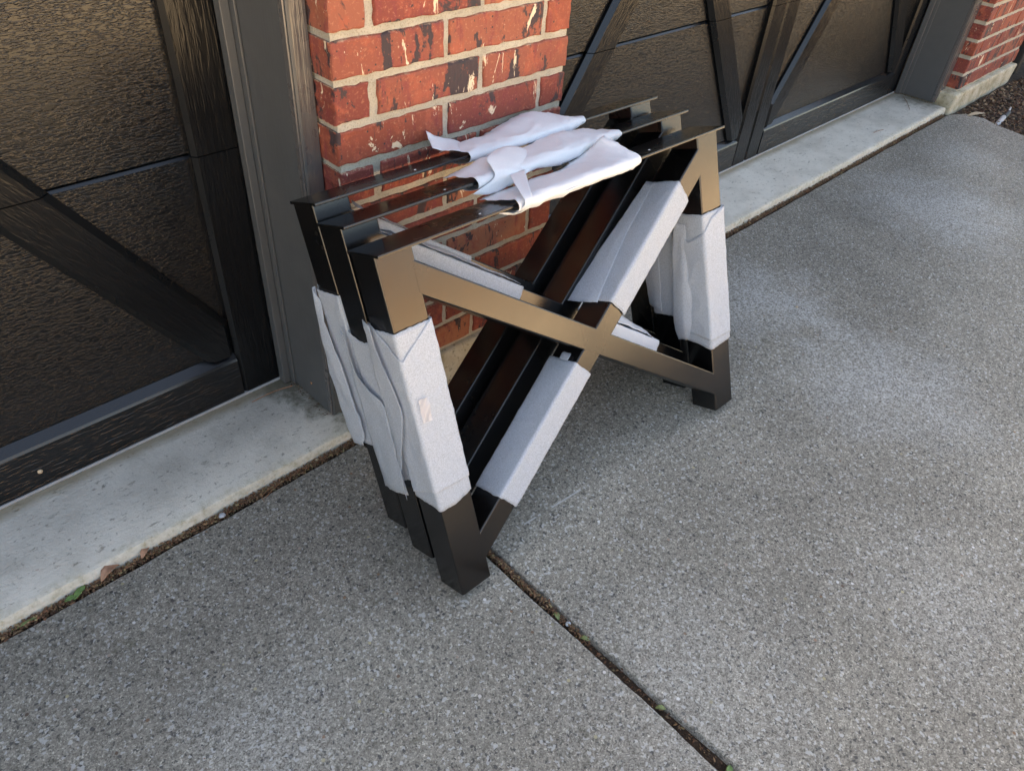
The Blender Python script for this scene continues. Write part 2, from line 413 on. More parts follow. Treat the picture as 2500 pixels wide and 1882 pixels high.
# ------------------------------------------------------------------ brick pillars
def brick_mesh(L, D=.092, Hh=.0675, seed=0):
    r = random.Random(seed)
    bm = bmesh.new()
    pts = []
    def side(a, b_, k):
        for j in range(k):
            t = j / k; pts.append((a[0] + t * (b_[0] - a[0]), a[1] + t * (b_[1] - a[1])))
    k = 14 if L > .15 else 6
    side((0, 0), (L, 0), k); side((L, 0), (L, Hh), 5); side((L, Hh), (0, Hh), k); side((0, Hh), (0, 0), 5)
    cx, cz = L / 2, Hh / 2
    out = []
    for p in pts:
        q = (r.uniform(-.0022, .0014)); w_ = r.uniform(-.0024, .0016)
        out.append((p[0] + q * (1 if p[0] > cx else -1), p[1] + w_ * (1 if p[1] > cz else -1)))
    rings = []
    for d, y in ((.0045, 0.0), (.0015, .0016), (0, .006), (0, D)):
        ring = []
        for p in out:
            sx = (cx - p[0]) / (L / 2) ; sz = (cz - p[1]) / (Hh / 2)
            dx = d * (1 if sx > 0 else -1) if abs(sx) > .9 else 0; dz = d * (1 if sz > 0 else -1) if abs(sz) > .85 else 0
            ring.append(bm.verts.new((p[0] + dx, y + (r.uniform(-.0006, .0006) if y < .005 else 0), p[1] + dz)))
        rings.append(ring)
    N = len(out)
    bm.faces.new(rings[0]); bm.faces.new(rings[-1][::-1])
    for a, c in zip(rings, rings[1:]):
        for i in range(N):
            j = (i + 1) % N; bm.faces.new((a[i], c[i], c[j], a[j]))
    bmesh.ops.recalc_face_normals(bm, faces=bm.faces)
    me = bpy.data.meshes.new('brick'); bm.to_mesh(me); bm.free(); me.materials.append(m_brick)
    return me
BM = {}
def brick(parent, x, z, L, y=.027, seed=None):
    key = (round(L, 3), rnd.randrange(4))
    if key not in BM: BM[key] = brick_mesh(L, seed=hash(key) & 1023)
    o = bpy.data.objects.new('brick', BM[key]); o.location = (x, y + rnd.uniform(-.0015, .0015), z); link(o, parent)
    o.rotation_euler = (0, rnd.uniform(-.003, .003), 0)
    return o
def pillar(label, x0, patA, patB, z0, course, rows, startA, width, zf, fx0, fx1, fy0):
    root = empty('brick_pillar', (0, 0, 0)); tag(root, label, 'brick pillar', 'brick pillars beside the garage doors')
    for r_ in range(rows):
        pat = patA if (r_ % 2 == 0) == startA else patB
        for (a, b__) in pat:
            brick(root, x0 + a, z0 + r_ * course + .0064, b__ - a)
    ztop = z0 + rows * course
    # mortar core: recessed, gridded so that the joints are uneven
    bm = bmesh.new()
    nx = int(width / .02); nz = int((ztop - z0) / .02)
    def V(x, y, z):
        q = noise.noise(Vector((x * 45, y * 45, z * 45))) * .0018
        return bm.verts.new((x, y + q, z))
    grid = [[V(x0 + .0045 + (width - .009) * i / nx, .0325, z0 - .004 + (ztop - z0) * j / nz) for j in range(nz + 1)] for i in range(nx + 1)]
    for i in range(nx):
        for j in range(nz): bm.faces.new((grid[i][j], grid[i + 1][j], grid[i + 1][j + 1], grid[i][j + 1]))
    for xs, g in ((x0 + .0045, grid[0]), (x0 + width - .0045, grid[-1])):
        back = [bm.verts.new((xs, .30, v.co.z)) for v in g]
        for j in range(nz): bm.faces.new((g[j], g[j + 1], back[j + 1], back[j]))
    build('mortar', bm, m_mortar, root)
    bm = bmesh.new(); box(bm, fx0, fx1, fy0, .30, -.10, zf, .008, 2)
    bmesh.ops.subdivide_edges(bm, edges=[e for e in bm.edges if e.calc_length() > .05], cuts=14, use_grid_fill=True)
    for v in bm.verts: v.co.y += noise.noise(v.co * 18) * .006; v.co.z += noise.noise(v.co * 25 + Vector((3, 3, 3))) * .0015; v.co.x += noise.noise(v.co * 22) * .003
    build('foundation', bm, m_found, root, smooth=True)
    return root
C = .0803
A = [(0, .260), (.273, .538), (.551, .628)]; B = [(0, .078), (.096, .354), (.367, .628)]
zb = .6908 - 7 * C
pillar('red brick pillar with mortar joints standing behind the black table frames', 0.0, A, B, zb, C, 26, False, .628, zb - .004, -.012, .644, .014)
A2 = [(0, .262), (.272, .534), (.544, .806), (.816, .885)]; B2 = [(0, .080), (.096, .356), (.366, .628), (.638, .885)]
pillar('red brick pillar at far right on a pale foundation beside the soil bed', 3.805, A2, B2, .094, .0832, 25, False, .885, .089, 3.745, 4.70, .004)

# ------------------------------------------------------------------ garage doors
YD, YP = .299, .322
def door(label, x0, x1, zb0=.016):
    root = empty('garage_door', ((x0 + x1) / 2, YD, 0)); off = Vector(((x0 + x1) / 2, YD, 0))
    tag(root, label, 'garage door', 'black carriage style garage doors')
    def fin(name, bm, mat):
        bmesh.ops.translate(bm, verts=bm.verts, vec=-off); return build(name, bm, mat, root)
    xm = (x0 + x1) / 2; seams = [zb0, .662, 1.20, 1.73, 2.16]; rt = .155; sw = .107; g = .0011
    # panels: one per section and leaf
    for s in range(4):
        za, zc = seams[s], seams[s + 1]
        for (a, b__) in ((x0 + .01, xm - .004), (xm + .004, x1 - .01)):
            bm = bmesh.new()
            # front face with a chamfer along the top edge and a dark step below it
            pts = [(YP, za + .004), (YP, zc - .0085), (YP + .005, zc - .0030), (YP + .018, zc - .002), (YP + .035, zc - .002), (YP + .035, za + .001), (YP + .010, za + .001), (YP + .002, za + .002)]
            L = [bm.verts.new((a, p[0], p[1])) for p in pts]; Rr = [bm.verts.new((b__, p[0], p[1])) for p in pts]
            bm.faces.new(L); bm.faces.new(Rr[::-1])
            for i in range(len(pts)):
                j = (i + 1) % len(pts); f_ = bm.faces.new((L[i], L[j], Rr[j], Rr[i])); f_.material_index = 1 if i == 1 else 0
            fin('panel', bm, m_panel).data.materials.append(m_bevel)
    bm = bmesh.new(); box(bm, x0 + .003, x1 - .003, YP + .036, YP + .046, zb0, 2.2); fin('light_block', bm, m_dark)  # unseen sheet added to stop light leaking through the section gaps
    def pieces(name, poly, mat, yf=YD, bev=.009):
        for s in range(4):
            za, zc = seams[s] + (g if s else 0), seams[s + 1] - g
            q = clip(clip(poly, 0, -1, -za), 0, 1, zc)
            if len(q) >= 3 and max(p[1] for p in q) - min(p[1] for p in q) > .01:
                bm = bmesh.new(); qq = q[::-1]
                le = [i for i in range(len(qq)) if abs(qq[i][1] - qq[(i + 1) % len(qq)][1]) > .004]
                prism(bm, qq, yf, YP + .012, bev, 1, le)
                bm.normal_update(); bmesh.ops.recalc_face_normals(bm, faces=bm.faces)
                for f_ in bm.faces:
                    if -.9 < f_.normal.y < -.3: f_.material_index = 1
                fin(name, bm, mat).data.materials.append(m_bevel if mat is m_brace_a else m_bevel2)
    for (a, b__) in ((x0, x0 + sw), (xm - sw + .004, xm - .0008), (xm + .0008, xm + sw - .004), (x1 - sw, x1)):
        pieces('stile', [(a, zb0), (b__, zb0), (b__, 2.16), (a, 2.16)], m_stile)
    for (a, b__) in ((x0 + sw + .001, xm - sw + .003), (xm + sw - .003, x1 - sw - .001)):
        # bottom rail with its sloped upper edge
        bm = bmesh.new()
        pts = [(YD, zb0), (YD, rt - .014), (YD + .003, rt - .008), (YP - .001, rt + .008), (YP - .0005, zb0)]
        L = [bm.verts.new((a, p[0], p[1])) for p in pts]; Rr = [bm.verts.new((b__, p[0], p[1])) for p in pts]
        bm.faces.new(L); bm.faces.new(Rr[::-1])
        for i in range(len(pts)):
            j = (i + 1) % len(pts); f_ = bm.faces.new((L[i], L[j], Rr[j], Rr[i])); f_.material_index = 1 if i in (1, 2) else 0
        fin('bottom_rail', bm, m_rail).data.materials.append(m_bevel)
        # the two diagonals; the second is cut where it meets the first
        hw = .054; sl = 1.5; k = math.hypot(1, sl)
        area = [(a, rt + .0085), (b__, rt + .0085), (b__, 2.159), (a, 2.159)]
        def band(poly, px, pz, s_, lo, hi):
            nx_, nz_ = -s_ / k, 1 / k; c0 = nx_ * px + nz_ * pz
            if hi is not None: poly = clip(poly, nx_, nz_, c0 + hi)
            if lo is not None: poly = clip(poly, -nx_, -nz_, -(c0 + lo))
            return poly
        pieces('brace', band(area, a - .004, rt, sl, -hw, hw), m_brace_a, bev=.014)
        d2 = band(area, b__ + .004, rt, -sl, -hw, hw)
        pieces('brace', band(d2, a - .004, rt, sl, hw + .0015, None), m_brace_b, bev=.014)
        pieces('brace', band(d2, a - .004, rt, sl, None, -hw - .0015), m_brace_b, bev=.014)
    bm = bmesh.new(); box(bm, x0 + .002, x1 - .002, YD - .004, YD + .03, .0305, .0375, .002, 2); fin('bottom_seal', bm, m_seal)
    return root
d1 = door('black embossed garage door at left with falling diagonal brace and lit upper panel', -3.09, -.060, .036)
d2 = door('black garage door right of the brick pillar with braces meeting at a centre stile', .672, 3.702, .036)

# ------------------------------------------------------------------ door trim
def trim_left(label, xj, xb, mirror=False, yb=.100):
    """post whose inner face is x=xj; xb = x of the brick side"""
    s = -1 if not mirror else 1
    root = empty('door_jamb', (xj, .18, .03)); off = Vector((xj, .18, .03)); tag(root, label, 'door trim', 'charcoal jambs of the garage doors')
    def add(name, a, b__, y0, y1, bev=.0015, z0=.034, mt=None):
        bm = bmesh.new(); box(bm, min(a, b__), max(a, b__), y0, y1, z0, 2.30, bev, 2); bmesh.ops.translate(bm, verts=bm.verts, vec=-off)
        return build(name, bm, mt or m_trim, root)
    # jamb board, front casing, edge strip, two-step door stop
    q = -s
    add('jamb_board', xj, xj + q * .020, yb + .004, .2975)
    add('casing', xj - q * .0015, xb - q * .002 if q > 0 else xb + .002, yb - .012, yb + .003, z0=.036, mt=m_casing)
    add('casing_bead', xj + q * .0025, xj + q * .0095, yb - .0155, yb - .0125, .001, z0=.037)
    add('door_stop', xj - q * .006, xj - q * .0005, .252, .290)
    add('weather_strip', xj - q * .0255, xj - q * .0065, .268, .2925, .002)
    return root
j1 = trim_left('charcoal jamb post on the left side of the brick pillar beside the stacked frames', -.046, 0.0)
j2 = trim_left('charcoal jamb on the right side of the middle brick pillar behind the frames', .675, .628, True)
j3 = trim_left('charcoal jamb post at far right beside the right brick pillar', 3.710, 3.805)
for o_ in (j1,):
    bm = bmesh.new(); bmesh.ops.create_icosphere(bm, subdivisions=2, radius=.0042)
    for v in bm.verts: v.co.x *= .45
    s_ = build('screw', bm, m_rust, o_, True); s_.location = (-.0005, -.006, .055)

# ------------------------------------------------------------------ house above and beside (casts the shade)
hs = empty('house', (0, 1, 2.3)); tag(hs, 'charcoal house wall and eave over the garage doors', 'house')
def hadd(name, *bxs, mat):
    bm = bmesh.new()
    for b__ in bxs: box(bm, *b__)
    bmesh.ops.translate(bm, verts=bm.verts, vec=-Vector((0, 1, 2.3))); return build(name, bm, mat, hs)
hadd('wall', (-7, 4.69, .104, .6, 2.31, 2.95), mat=m_wall)
hadd('wall', (-7, -3.3, .02, .6, -.04, 2.305), mat=m_wall)
hadd('wall', (4.95, 9, .14, .6, -.04, 2.95), mat=m_dark)
hadd('wall', (-7, 9, 5.8, 5.95, -.04, 2.95), (-7.2, -7.0, .02, 5.95, -.04, 2.95), (8.8, 9.0, .02, 5.95, -.04, 2.95), mat=m_wall)
hadd('roof', (-8, 9.5, .05, 6, 2.96, 3.06), mat=m_roof)
# unseen fence added across the street so the glossy paint mirrors tan
fn = empty('added_fence', (0, -16, 0)); tag(fn, 'unseen brown board fence added to reflect tan from across the street opposite the garage', 'fence')
fb = None
for i in range(60):
    if fb is None:
        bm = bmesh.new(); box(bm, -.245, .245, -.02, .02, 0, 2.4, .004); fb = build('board', bm, m_fence, fn); o = fb
    else:
        o = fb.copy(); link(o, fn)
    o.location = (-10 + i * .5, rnd.uniform(-.01, .01), 0)

# ------------------------------------------------------------------ table frames
LEAN, YAW, FX, FY = .3563, -.0241, -.1427, -.5187
W_, TW, TD, HH, PT = .9532, .076, .0757, .7144, .006
OFF = [(0, 0), (.0114, .1101), (.0196, .2089)]
def frame_matrix(k):
    ox, oy = OFF[k]
    return Matrix.Translation((FX + ox, FY + TD + oy, 0)) @ Matrix.Rotation(YAW, 4, 'Z') @ Matrix.Rotation(-LEAN, 4, 'X')
def L(u, dd, z): return Vector((u, dd - TD, z))     # local coordinates of a frame
def frame_parts(root):
    ztop = HH - PT
    def add(name, pts, le, bev=.0036, pr=0.0):
        bm = bmesh.new(); prism(bm, pts, -TD - pr, pr, bev, 3, le)
        o = build(name, bm, m_steel, root); return smooth_angle(o, 35, True)
    for x0 in (0.0, W_ - TW):
        o = add('leg', [(x0, 0), (x0 + TW, 0), (x0 + TW, ztop), (x0, ztop)], [1, 3])
    xi0, xi1 = TW, W_ - TW
    ea, eb = TW - .0065, W_ - TW + .0065      # the braces run a little into the legs, a hair proud, like a dressed weld
    sl = .709; vg = .0655; zl = .0477
    du = lambda x: zl + vg + sl * (xi1 - x)      # falling brace upper edge
    dl = lambda x: zl + sl * (xi1 - x)
    au = lambda x: zl + vg + sl * (x - xi0)
    al = lambda x: zl + sl * (x - xi0)
    add('falling_brace', [(ea, dl(ea)), (eb, dl(eb)), (eb, du(eb)), (ea, du(ea))], [0, 2], pr=.0003)
    # rising brace in two halves butted against the falling one
    quad = [(ea, al(ea)), (eb, al(eb)), (eb, au(eb)), (ea, au(ea))]
    low = clip(quad, sl, 1, dl(0) + .007); up = clip(quad, -sl, -1, -(du(0) - .007))
    def longs(q):
        r_ = []
        for i in range(len(q)):
            a_, b__ = q[i], q[(i + 1) % len(q)]
            if abs(b__[0] - a_[0]) > .06 and abs((b__[1] - a_[1]) / (b__[0] - a_[0]) - sl) < .02: r_.append(i)
        return r_
    add('rising_brace', low, longs(low), pr=.00015); add('rising_brace', up, longs(up), pr=.00015)
    bm = bmesh.new(); box(bm, -.002, W_ + .008, -.017 - TD, -.017 + .099 - TD, ztop + .0003, HH, .0011, 2)
    smooth_angle(build('top_plate', bm, m_steel, root), 35, True)
    for u0 in (.0, W_ - TW):
        bm = bmesh.new(); ring0 = None
        for i in range(25):
            u = u0 + .003 + (TW - .006) * i / 24; rr = .0016 + .0013 * noise.noise(Vector((u * 160, 1, 2))) + .0006 * math.sin(i * 1.9)
            ring = [bm.verts.new((u, -TD - .0003 + math.cos(R(a_)) * -rr, ztop - .0004 - math.sin(R(a_)) * rr * 1.3)) for a_ in (0, 30, 60, 90)]
            if ring0:
                for q in range(3): bm.faces.new((ring0[q], ring[q], ring[q + 1], ring0[q + 1]))
            ring0 = ring
        build('weld_bead', bm, m_steel, root, True)
    for (u, dd) in ((.234, .006), (.722, .012), (.45, .04)):
        bm = bmesh.new(); bmesh.ops.create_cone(bm, cap_ends=True, segments=12, radius1=.0026, radius2=.0021, depth=.0008)
        h = build('hole_glint', bm, m_glint, root); h.location = L(u, dd, HH + .0004)  # pale disc stands in for the bright light at a screw hole
labels = ['frontmost black steel X table frame wrapped in white foam',
          'middle black steel X table frame between the front and rear ones',
          'rearmost black steel X table frame leaning against the brick pillar']
frames = []
for k in range(3):
    r_ = empty('table_leg_frame'); r_.matrix_world = frame_matrix(k)
    tag(r_, labels[k], 'table frame', 'black X shaped table frames stacked against the pillar')
    frames.append(r_)
frame_parts(frames[0])
for k in (1, 2):
    for ch in list(frames[0].children):
        c_ = ch.copy(); col.objects.link(c_); c_.parent = frames[k]

# ------------------------------------------------------------------ foam wraps
def cr(p0, p1, p2, p3, t):
    return .5 * ((2 * p1) + (-p0 + p2) * t + (2 * p0 - 5 * p1 + 4 * p2 - p3) * t * t + (-p0 + 3 * p1 - 3 * p2 + p3) * t ** 3)
def catm(pts, n):
    out = []
    N = len(pts) - 1
    for i in range(n + 1):
        s_ = i / n * N; k = min(int(s_), N - 1); t = s_ - k
        p0 = pts[k - 1] if k > 0 else pts[k] * 2 - pts[k + 1]; p3 = pts[k + 2] if k + 2 <= N else pts[k + 1] * 2 - pts[k]
        out.append(cr(p0, pts[k], pts[k + 1], p3, t))
    return out
def poly_lin(pts, n):
    """resample a polyline by length, keeping corners crisp"""
    ls = [0]
    for a_, b__ in zip(pts, pts[1:]): ls.append(ls[-1] + (b__ - a_).length)
    out = []
    for i in range(n + 1):
        s_ = ls[-1] * i / n
        k = 0
        while k < len(ls) - 2 and ls[k + 1] < s_: k += 1
        t = (s_ - ls[k]) / max(1e-9, ls[k + 1] - ls[k]); out.append(pts[k].lerp(pts[k + 1], min(1, t)))
    return out
def grid_to_bm(bm, g, wr=.0012, freq=28, seed=0.0, edge=.0012, cen=None):
    """g[i][j] Vectors; adds wrinkles along normals, ragged borders"""
    ni, nj = len(g), len(g[0])
    vs = [[None] * nj for _ in range(ni)]
    for i in range(ni):
        for j in range(nj):
            p = g[i][j]
            a_ = g[min(i + 1, ni - 1)][j] - g[max(i - 1, 0)][j]; b__ = g[i][min(j + 1, nj - 1)] - g[i][max(j - 1, 0)]
            nn = a_.cross(b__); nn = nn.normalized() if nn.length > 1e-9 else Vector((0, 0, 0))
            q = p + Vector((seed, seed * 1.7, 0))
            n1 = 1 - min(1, abs(noise.noise(q * freq * .55 + Vector((9, 2, 5)))) * 3.2)
            n2 = 1 - min(1, abs(noise.noise(Vector((q.x * 2.0, q.y * .8, q.z * .6)) * freq * 1.3)) * 3.0)
            h = noise.noise(q * freq * .7) * wr * .8
            if cen is not None:
                if nn.dot(p - cen[j]) < 0: nn = -nn
                h = abs(h)
            h += n1 * n1 * wr * 1.1 + n2 * n2 * wr * .6
            r_ = Vector((0, 0, 0))
            if i in (0, ni - 1): r_ += a_.normalized() * noise.noise(q * 120) * edge * 1.6 if a_.length > 1e-9 else r_
            if j in (0, nj - 1): r_ += b__.normalized() * noise.noise(q * 120 + Vector((4, 4, 4))) * edge * 1.6 if b__.length > 1e-9 else r_
            vs[i][j] = bm.verts.new(p + nn * h + r_)
    for i in range(ni - 1):
        for j in range(nj - 1): bm.faces.new((vs[i][j], vs[i + 1][j], vs[i + 1][j + 1], vs[i][j + 1]))
def finish_wrap(bm, parent, label, th=.0006):
    me = bpy.data.meshes.new('foam_wrap'); bm.to_mesh(me); bm.free(); me.materials.append(m_foam2 if 'top plate' in label or 'puffed' in label else m_foam)
    for p in me.polygons: p.use_smooth = True
    o = bpy.data.objects.new('foam_wrap', me); link(o, parent); o['label'] = label
    md = o.modifiers.new('solid', 'SOLIDIFY'); md.thickness = th; md.offset = 0
    return o
def lerp_tab(tab, s_):
    if s_ <= tab[0][0]: return tab[0][1]
    for (a_, va), (b__, vb) in zip(tab, tab[1:]):
        if s_ <= b__: return va + (vb - va) * (s_ - a_) / (b__ - a_)
    return tab[-1][1]
def rounded_rect(x0, x1, y0, y1, r=.005, k=3):
    """closed loop starting middle of back edge, going x0 side -> front -> x1 side -> back; coordinates (a,b): a across, b depth"""
    pts = []
    for (cx, cy, a0) in ((x0 + r, y1 - r, 90), (x0 + r, y0 + r, 180), (x1 - r, y0 + r, 270), (x1 - r, y1 - r, 0)):
        for i in range(k + 1):
            a_ = R(a0 + 90 * i / k); pts.append(Vector((cx + r * math.cos(a_), cy + r * math.sin(a_), 0)))
    return pts
def tube_wrap(bm, frame_pts_fn, a0, a1, d0, d1, t0, t1, gap=.0024, over=None, n=80, m=44, seed=0.0, wr=.0008):
    """wrap round a tube. frame_pts_fn(a, d, t) -> local Vector. t0/t1: float or table over d-param s(0..1)."""
    loop = rounded_rect(a0 - gap, a1 + gap, d0 - gap, d1 + gap, .0045)
    loop.append(loop[0].copy())
    loop = poly_lin(loop, n)
    g = []
    for i, p in enumerate(loop):
        s_ = i / n
        ta = lerp_tab(t0, s_) if isinstance(t0, list) else t0; tb = lerp_tab(t1, s_) if isinstance(t1, list) else t1
        g.append([frame_pts_fn(p.x, p.y, ta + (tb - ta) * j / m) for j in range(m + 1)])
    cen = [sum((g[i][j] for i in range(n)), Vector()) / n for j in range(m + 1)]
    grid_to_bm(bm, g, wr=wr, seed=seed, cen=cen)
leg0 = lambda a_, d, t: L(a_, d, t)
def side_sheet(bm, fn, rows, n=24, m=14, lift=None, seed=0.0, wr=.0015):
    """rows: list of polylines (Vector control points), catmull both ways"""
    rr = [catm([Vector(q) for q in row], m) for row in rows]
    g = []
    cols = [catm([rr[i][j] for i in range(len(rr))], n) for j in range(m + 1)]
    g = [[fn(*cols[j][i]) for j in range(m + 1)] for i in range(n + 1)]
    grid_to_bm(bm, g, seed=seed, wr=wr)
ident = lambda u, d, z: L(u, d, z)

# section order s: 0 back-left corner .. left side .. front .. right .. back   (perimeter ~ left .25 / front .25 / right .25 / back .25)
# --- front frame, left leg: inner sheet, outer sheet and flap
bm = bmesh.new()
tube_wrap(bm, leg0, 0, TW, 0, TD, [(0, .218), (.2, .214), (.27, .207), (.38, .206), (.5, .216), (1, .22)], .575, gap=.0022, seed=1)
tube_wrap(bm, leg0, 0, TW, 0, TD, [(0, .226), (.25, .252), (.5, .247), (1, .24)], [(0, .584), (.06, .582), (.2, .545), (.27, .524), (.5, .575), (1, .58)], gap=.0038, n=96, m=70, seed=2, wr=.0013)
rows = [[(-.005, .088, .590), (-.010, .074, .590), (-.012, .054, .586)],
        [(-.005, .090, .540), (-.010, .070, .535), (-.013, .047, .530)],
        [(-.006, .092, .480), (-.010, .062, .478), (-.013, .032, .470)],
        [(-.006, .092, .430), (-.009, .058, .428), (-.012, .023, .425)],
        [(-.007, .094, .375), (-.011, .068, .375), (-.014, .040, .372)],
        [(-.007, .096, .320), (-.013, .080, .318), (-.018, .060, .318)],
        [(-.007, .098, .260), (-.014, .090, .258), (-.022, .078, .255)],
        [(-.008, .099, .228), (-.014, .092, .222), (-.022, .080, .216)]]
side_sheet(bm, ident, rows, seed=3)
wp = finish_wrap(bm, frames[0], 'long double layer of white foam on the front left leg')
bm = bmesh.new(); gtp = [[L(.008 + .021 * i / 6 - .001 * j / 8, -.0085 - .0012 * math.sin(i * .9 + j), 0.446 - .046 * j / 8 - .003 * i / 6) for j in range(9)] for i in range(7)]
grid_to_bm(bm, gtp, wr=.0006, freq=60, seed=40, edge=.0008)
mt_, nt_, bt_ = M('clear_tape', .30, 1.45); bt_.inputs['Base Color'].default_value = (.60, .58, .60, 1); bt_.inputs['Alpha'].default_value = .6; bt_.inputs['Coat Weight'].default_value = .5; bt_.inputs['Coat Roughness'].default_value = .08
bump(nt_, bt_, noi(nt_, coords(nt_), 90, 3), .5, .001)
build('tape', bm, mt_, wp, True)
# --- middle frame, left leg
bm = bmesh.new()
tube_wrap(bm, leg0, 0, TW, 0, TD, [(0, .16), (.25, .20), (.5, .19), (1, .16)], [(0, .510), (.1, .496), (.18, .493), (.25, .500), (.5, .51), (1, .51)], gap=.0025, seed=4)
rows = [[(-.004, .100, .512), (-.008, .093, .505), (-.010, .086, .500)],
        [(-.005, .102, .450), (-.009, .090, .445), (-.012, .074, .430)],
        [(-.005, .102, .405), (-.008, .070, .400), (-.011, .036, .393)],
        [(-.005, .104, .370), (-.009, .052, .370), (-.012, -.002, .368)],
        [(-.006, .106, .300), (-.012, .052, .300), (-.014, -.006, .300)],
        [(-.006, .106, .220), (-.014, .052, .218), (-.017, -.006, .225)],
        [(-.006, .104, .150), (-.012, .050, .157), (-.014, -.004, .172)]]
side_sheet(bm, ident, rows, seed=5, wr=.002)
finish_wrap(bm, frames[1], 'creased white foam flap on the middle left leg')
# --- rear frame, left leg
bm = bmesh.new()
tube_wrap(bm, leg0, 0, TW, 0, TD, [(0, .197), (.25, .208), (1, .21)], [(0, .545), (.25, .540), (1, .55)], gap=.003, seed=6, wr=.0012)
rows = [[(-.003, .082, .548), (-.006, .085, .545), (-.005, .070, .520)],
        [(-.003, .090, .480), (-.012, .094, .470), (-.013, .060, .455)],
        [(-.003, .096, .390), (-.014, .104, .385), (-.013, .045, .380)],
        [(-.003, .098, .300), (-.012, .112, .300), (-.013, .040, .300)],
        [(-.003, .096, .235), (-.010, .114, .230), (-.010, .040, .240)],
        [(-.003, .095, .196), (-.008, .108, .192), (-.010, .060, .199)]]
side_sheet(bm, ident, rows, seed=7, wr=.0025)
finish_wrap(bm, frames[2], 'loose wrinkled white foam on the rear left leg')
# --- right legs
legR = lambda a_, d, t: L(W_ - TW + a_, d, t)
bm = bmesh.new()
tube_wrap(bm, legR, 0, TW, 0, TD, [(0, .196), (.14, .190), (.25, .180), (.5, .183), (1, .19)], .529, gap=.003, seed=8)
tube_wrap(bm, legR, 0, TW, 0, TD, [(0, .22), (.12, .215), (.25, .206), (.5, .200), (1, .21)], [(0, .50), (.12, .46), (.25, .485), (.36, .515), (.5, .529), (1, .53)], gap=.0050, seed=9, wr=.0013)
rows = [[(-.004, .050, .500), (-.006, .060, .505), (-.010, .078, .510)],
        [(-.004, .048, .420), (-.010, .066, .420), (-.010, .092, .425)],
        [(-.006, .040, .330), (-.014, .066, .330), (-.010, .100, .330)],
        [(-.006, .046, .250), (-.014, .072, .245), (-.010, .104, .240)],
        [(-.005, .062, .197), (-.010, .076, .196), (-.010, .096, .194)]]
side_sheet(bm, lambda u, d, z: L(W_ - TW + u, d, z), rows, seed=10, wr=.002)
finish_wrap(bm, frames[0], 'bright white foam sleeve on the front right leg')
bm = bmesh.new()
tube_wrap(bm, legR, 0, TW, 0, TD, .212, .54, gap=.003, seed=11)
rows = [[(-.004, .070, .52), (-.006, .055, .52), (-.007, .034, .52)],
        [(-.005, .088, .40), (-.008, .062, .40), (-.010, .036, .40)],
        [(-.005, .092, .30), (-.009, .066, .30), (-.012, .040, .30)],
        [(-.005, .088, .235), (-.009, .066, .230), (-.012, .042, .226)]]
side_sheet(bm, lambda u, d, z: L(W_ - TW + u, d, z), rows, seed=12)
finish_wrap(bm, frames[1], 'foam sleeve on the middle right leg')
# --- rising brace wraps on the front frame
th = math.atan(.709); ct, st = math.cos(th), math.sin(th)
BH = .0655 * ct
def riseT(a_, d, t):   # a_: across (0 = upper-left edge, BH = lower-right edge), t = distance along from the lower foot
    u = TW + t * ct + a_ * st; z = .0477 + .0655 + t * st - a_ * ct
    return L(u, d, z)
bm = bmesh.new()
# lower piece t from ~.075 to ~.40
tube_wrap(bm, riseT, 0, BH, 0, TD, [(0, .078), (.25, .076), (.45, .080), (1, .08)], [(0, .402), (.3, .402), (.5, .408), (1, .40)], gap=.003, seed=13)
side_sheet(bm, riseT, [[(-.005, .020, .40), (-.006, .045, .40)], [(-.005, .020, .412), (-.006, .045, .414)], [(-.004, .022, .418), (-.005, .043, .418)]], n=6, m=6, seed=14)
finish_wrap(bm, frames[0], 'foam sleeve on the lower half of the front rising brace')
bm = bmesh.new()
tube_wrap(bm, riseT, 0, BH, 0, TD, [(0, .552), (.25, .556), (.45, .562), (1, .56)], [(0, .878), (.15, .884), (.3, .886), (.5, .878), (1, .87)], gap=.0035, seed=15, wr=.0010)
rows = [[(-.005, .030, .55), (-.012, .070, .54), (-.016, .108, .535)],
        [(-.006, .040, .62), (-.010, .070, .62), (-.012, .108, .62)],
        [(-.006, .055, .72), (-.008, .075, .72), (-.009, .098, .72)],
        [(-.005, .060, .80), (-.007, .076, .80), (-.008, .092, .80)],
        [(-.004, .066, .88), (-.005, .076, .88), (-.006, .086, .88)]]
side_sheet(bm, riseT, rows, seed=16)
finish_wrap(bm, frames[0], 'foam sleeve on the upper half of the front rising brace')
# --- falling brace wraps on the rear frames
def fallT(a_, d, t):   # a_: 0 upper edge .. BH lower; t along from the upper left
    u = TW + t * ct - a_ * st; z = .0477 + .0655 + .709 * (W_ - 2 * TW) - t * st - a_ * ct
    return L(u, d, z)
bm = bmesh.new()
tube_wrap(bm, fallT, 0, BH, 0, TD, .02, [(0, .372), (.4, .362), (1, .36)], gap=.003, seed=17)
rows = [[(-.006, .0, .03), (-.010, .03, .03), (-.012, .07, .03)], [(-.007, .0, .15), (-.016, .035, .15), (-.010, .08, .15)], [(-.007, .0, .30), (-.014, .035, .30), (-.010, .08, .29)], [(-.006, .0, .355), (-.012, .035, .35), (-.010, .08, .33)]]
side_sheet(bm, fallT, rows, seed=18)
finish_wrap(bm, frames[1], 'foam sleeve on the upper left of the middle falling brace')
bm = bmesh.new()
tube_wrap(bm, fallT, 0, BH, 0, TD, .02, [(0, .30), (.4, .296), (1, .29)], gap=.003, seed=19)
rows = [[(-.004, .0, .02), (-.012, .03, .02), (-.026, .07, .03)], [(-.005, .0, .08), (-.012, .035, .08), (-.020, .08, .08)], [(-.005, .0, .20), (-.010, .035, .20), (-.010, .08, .19)]]
side_sheet(bm, fallT, rows, seed=20)
finish_wrap(bm, frames[2], 'foam sleeve on the upper left of the rear falling brace')
bm = bmesh.new()
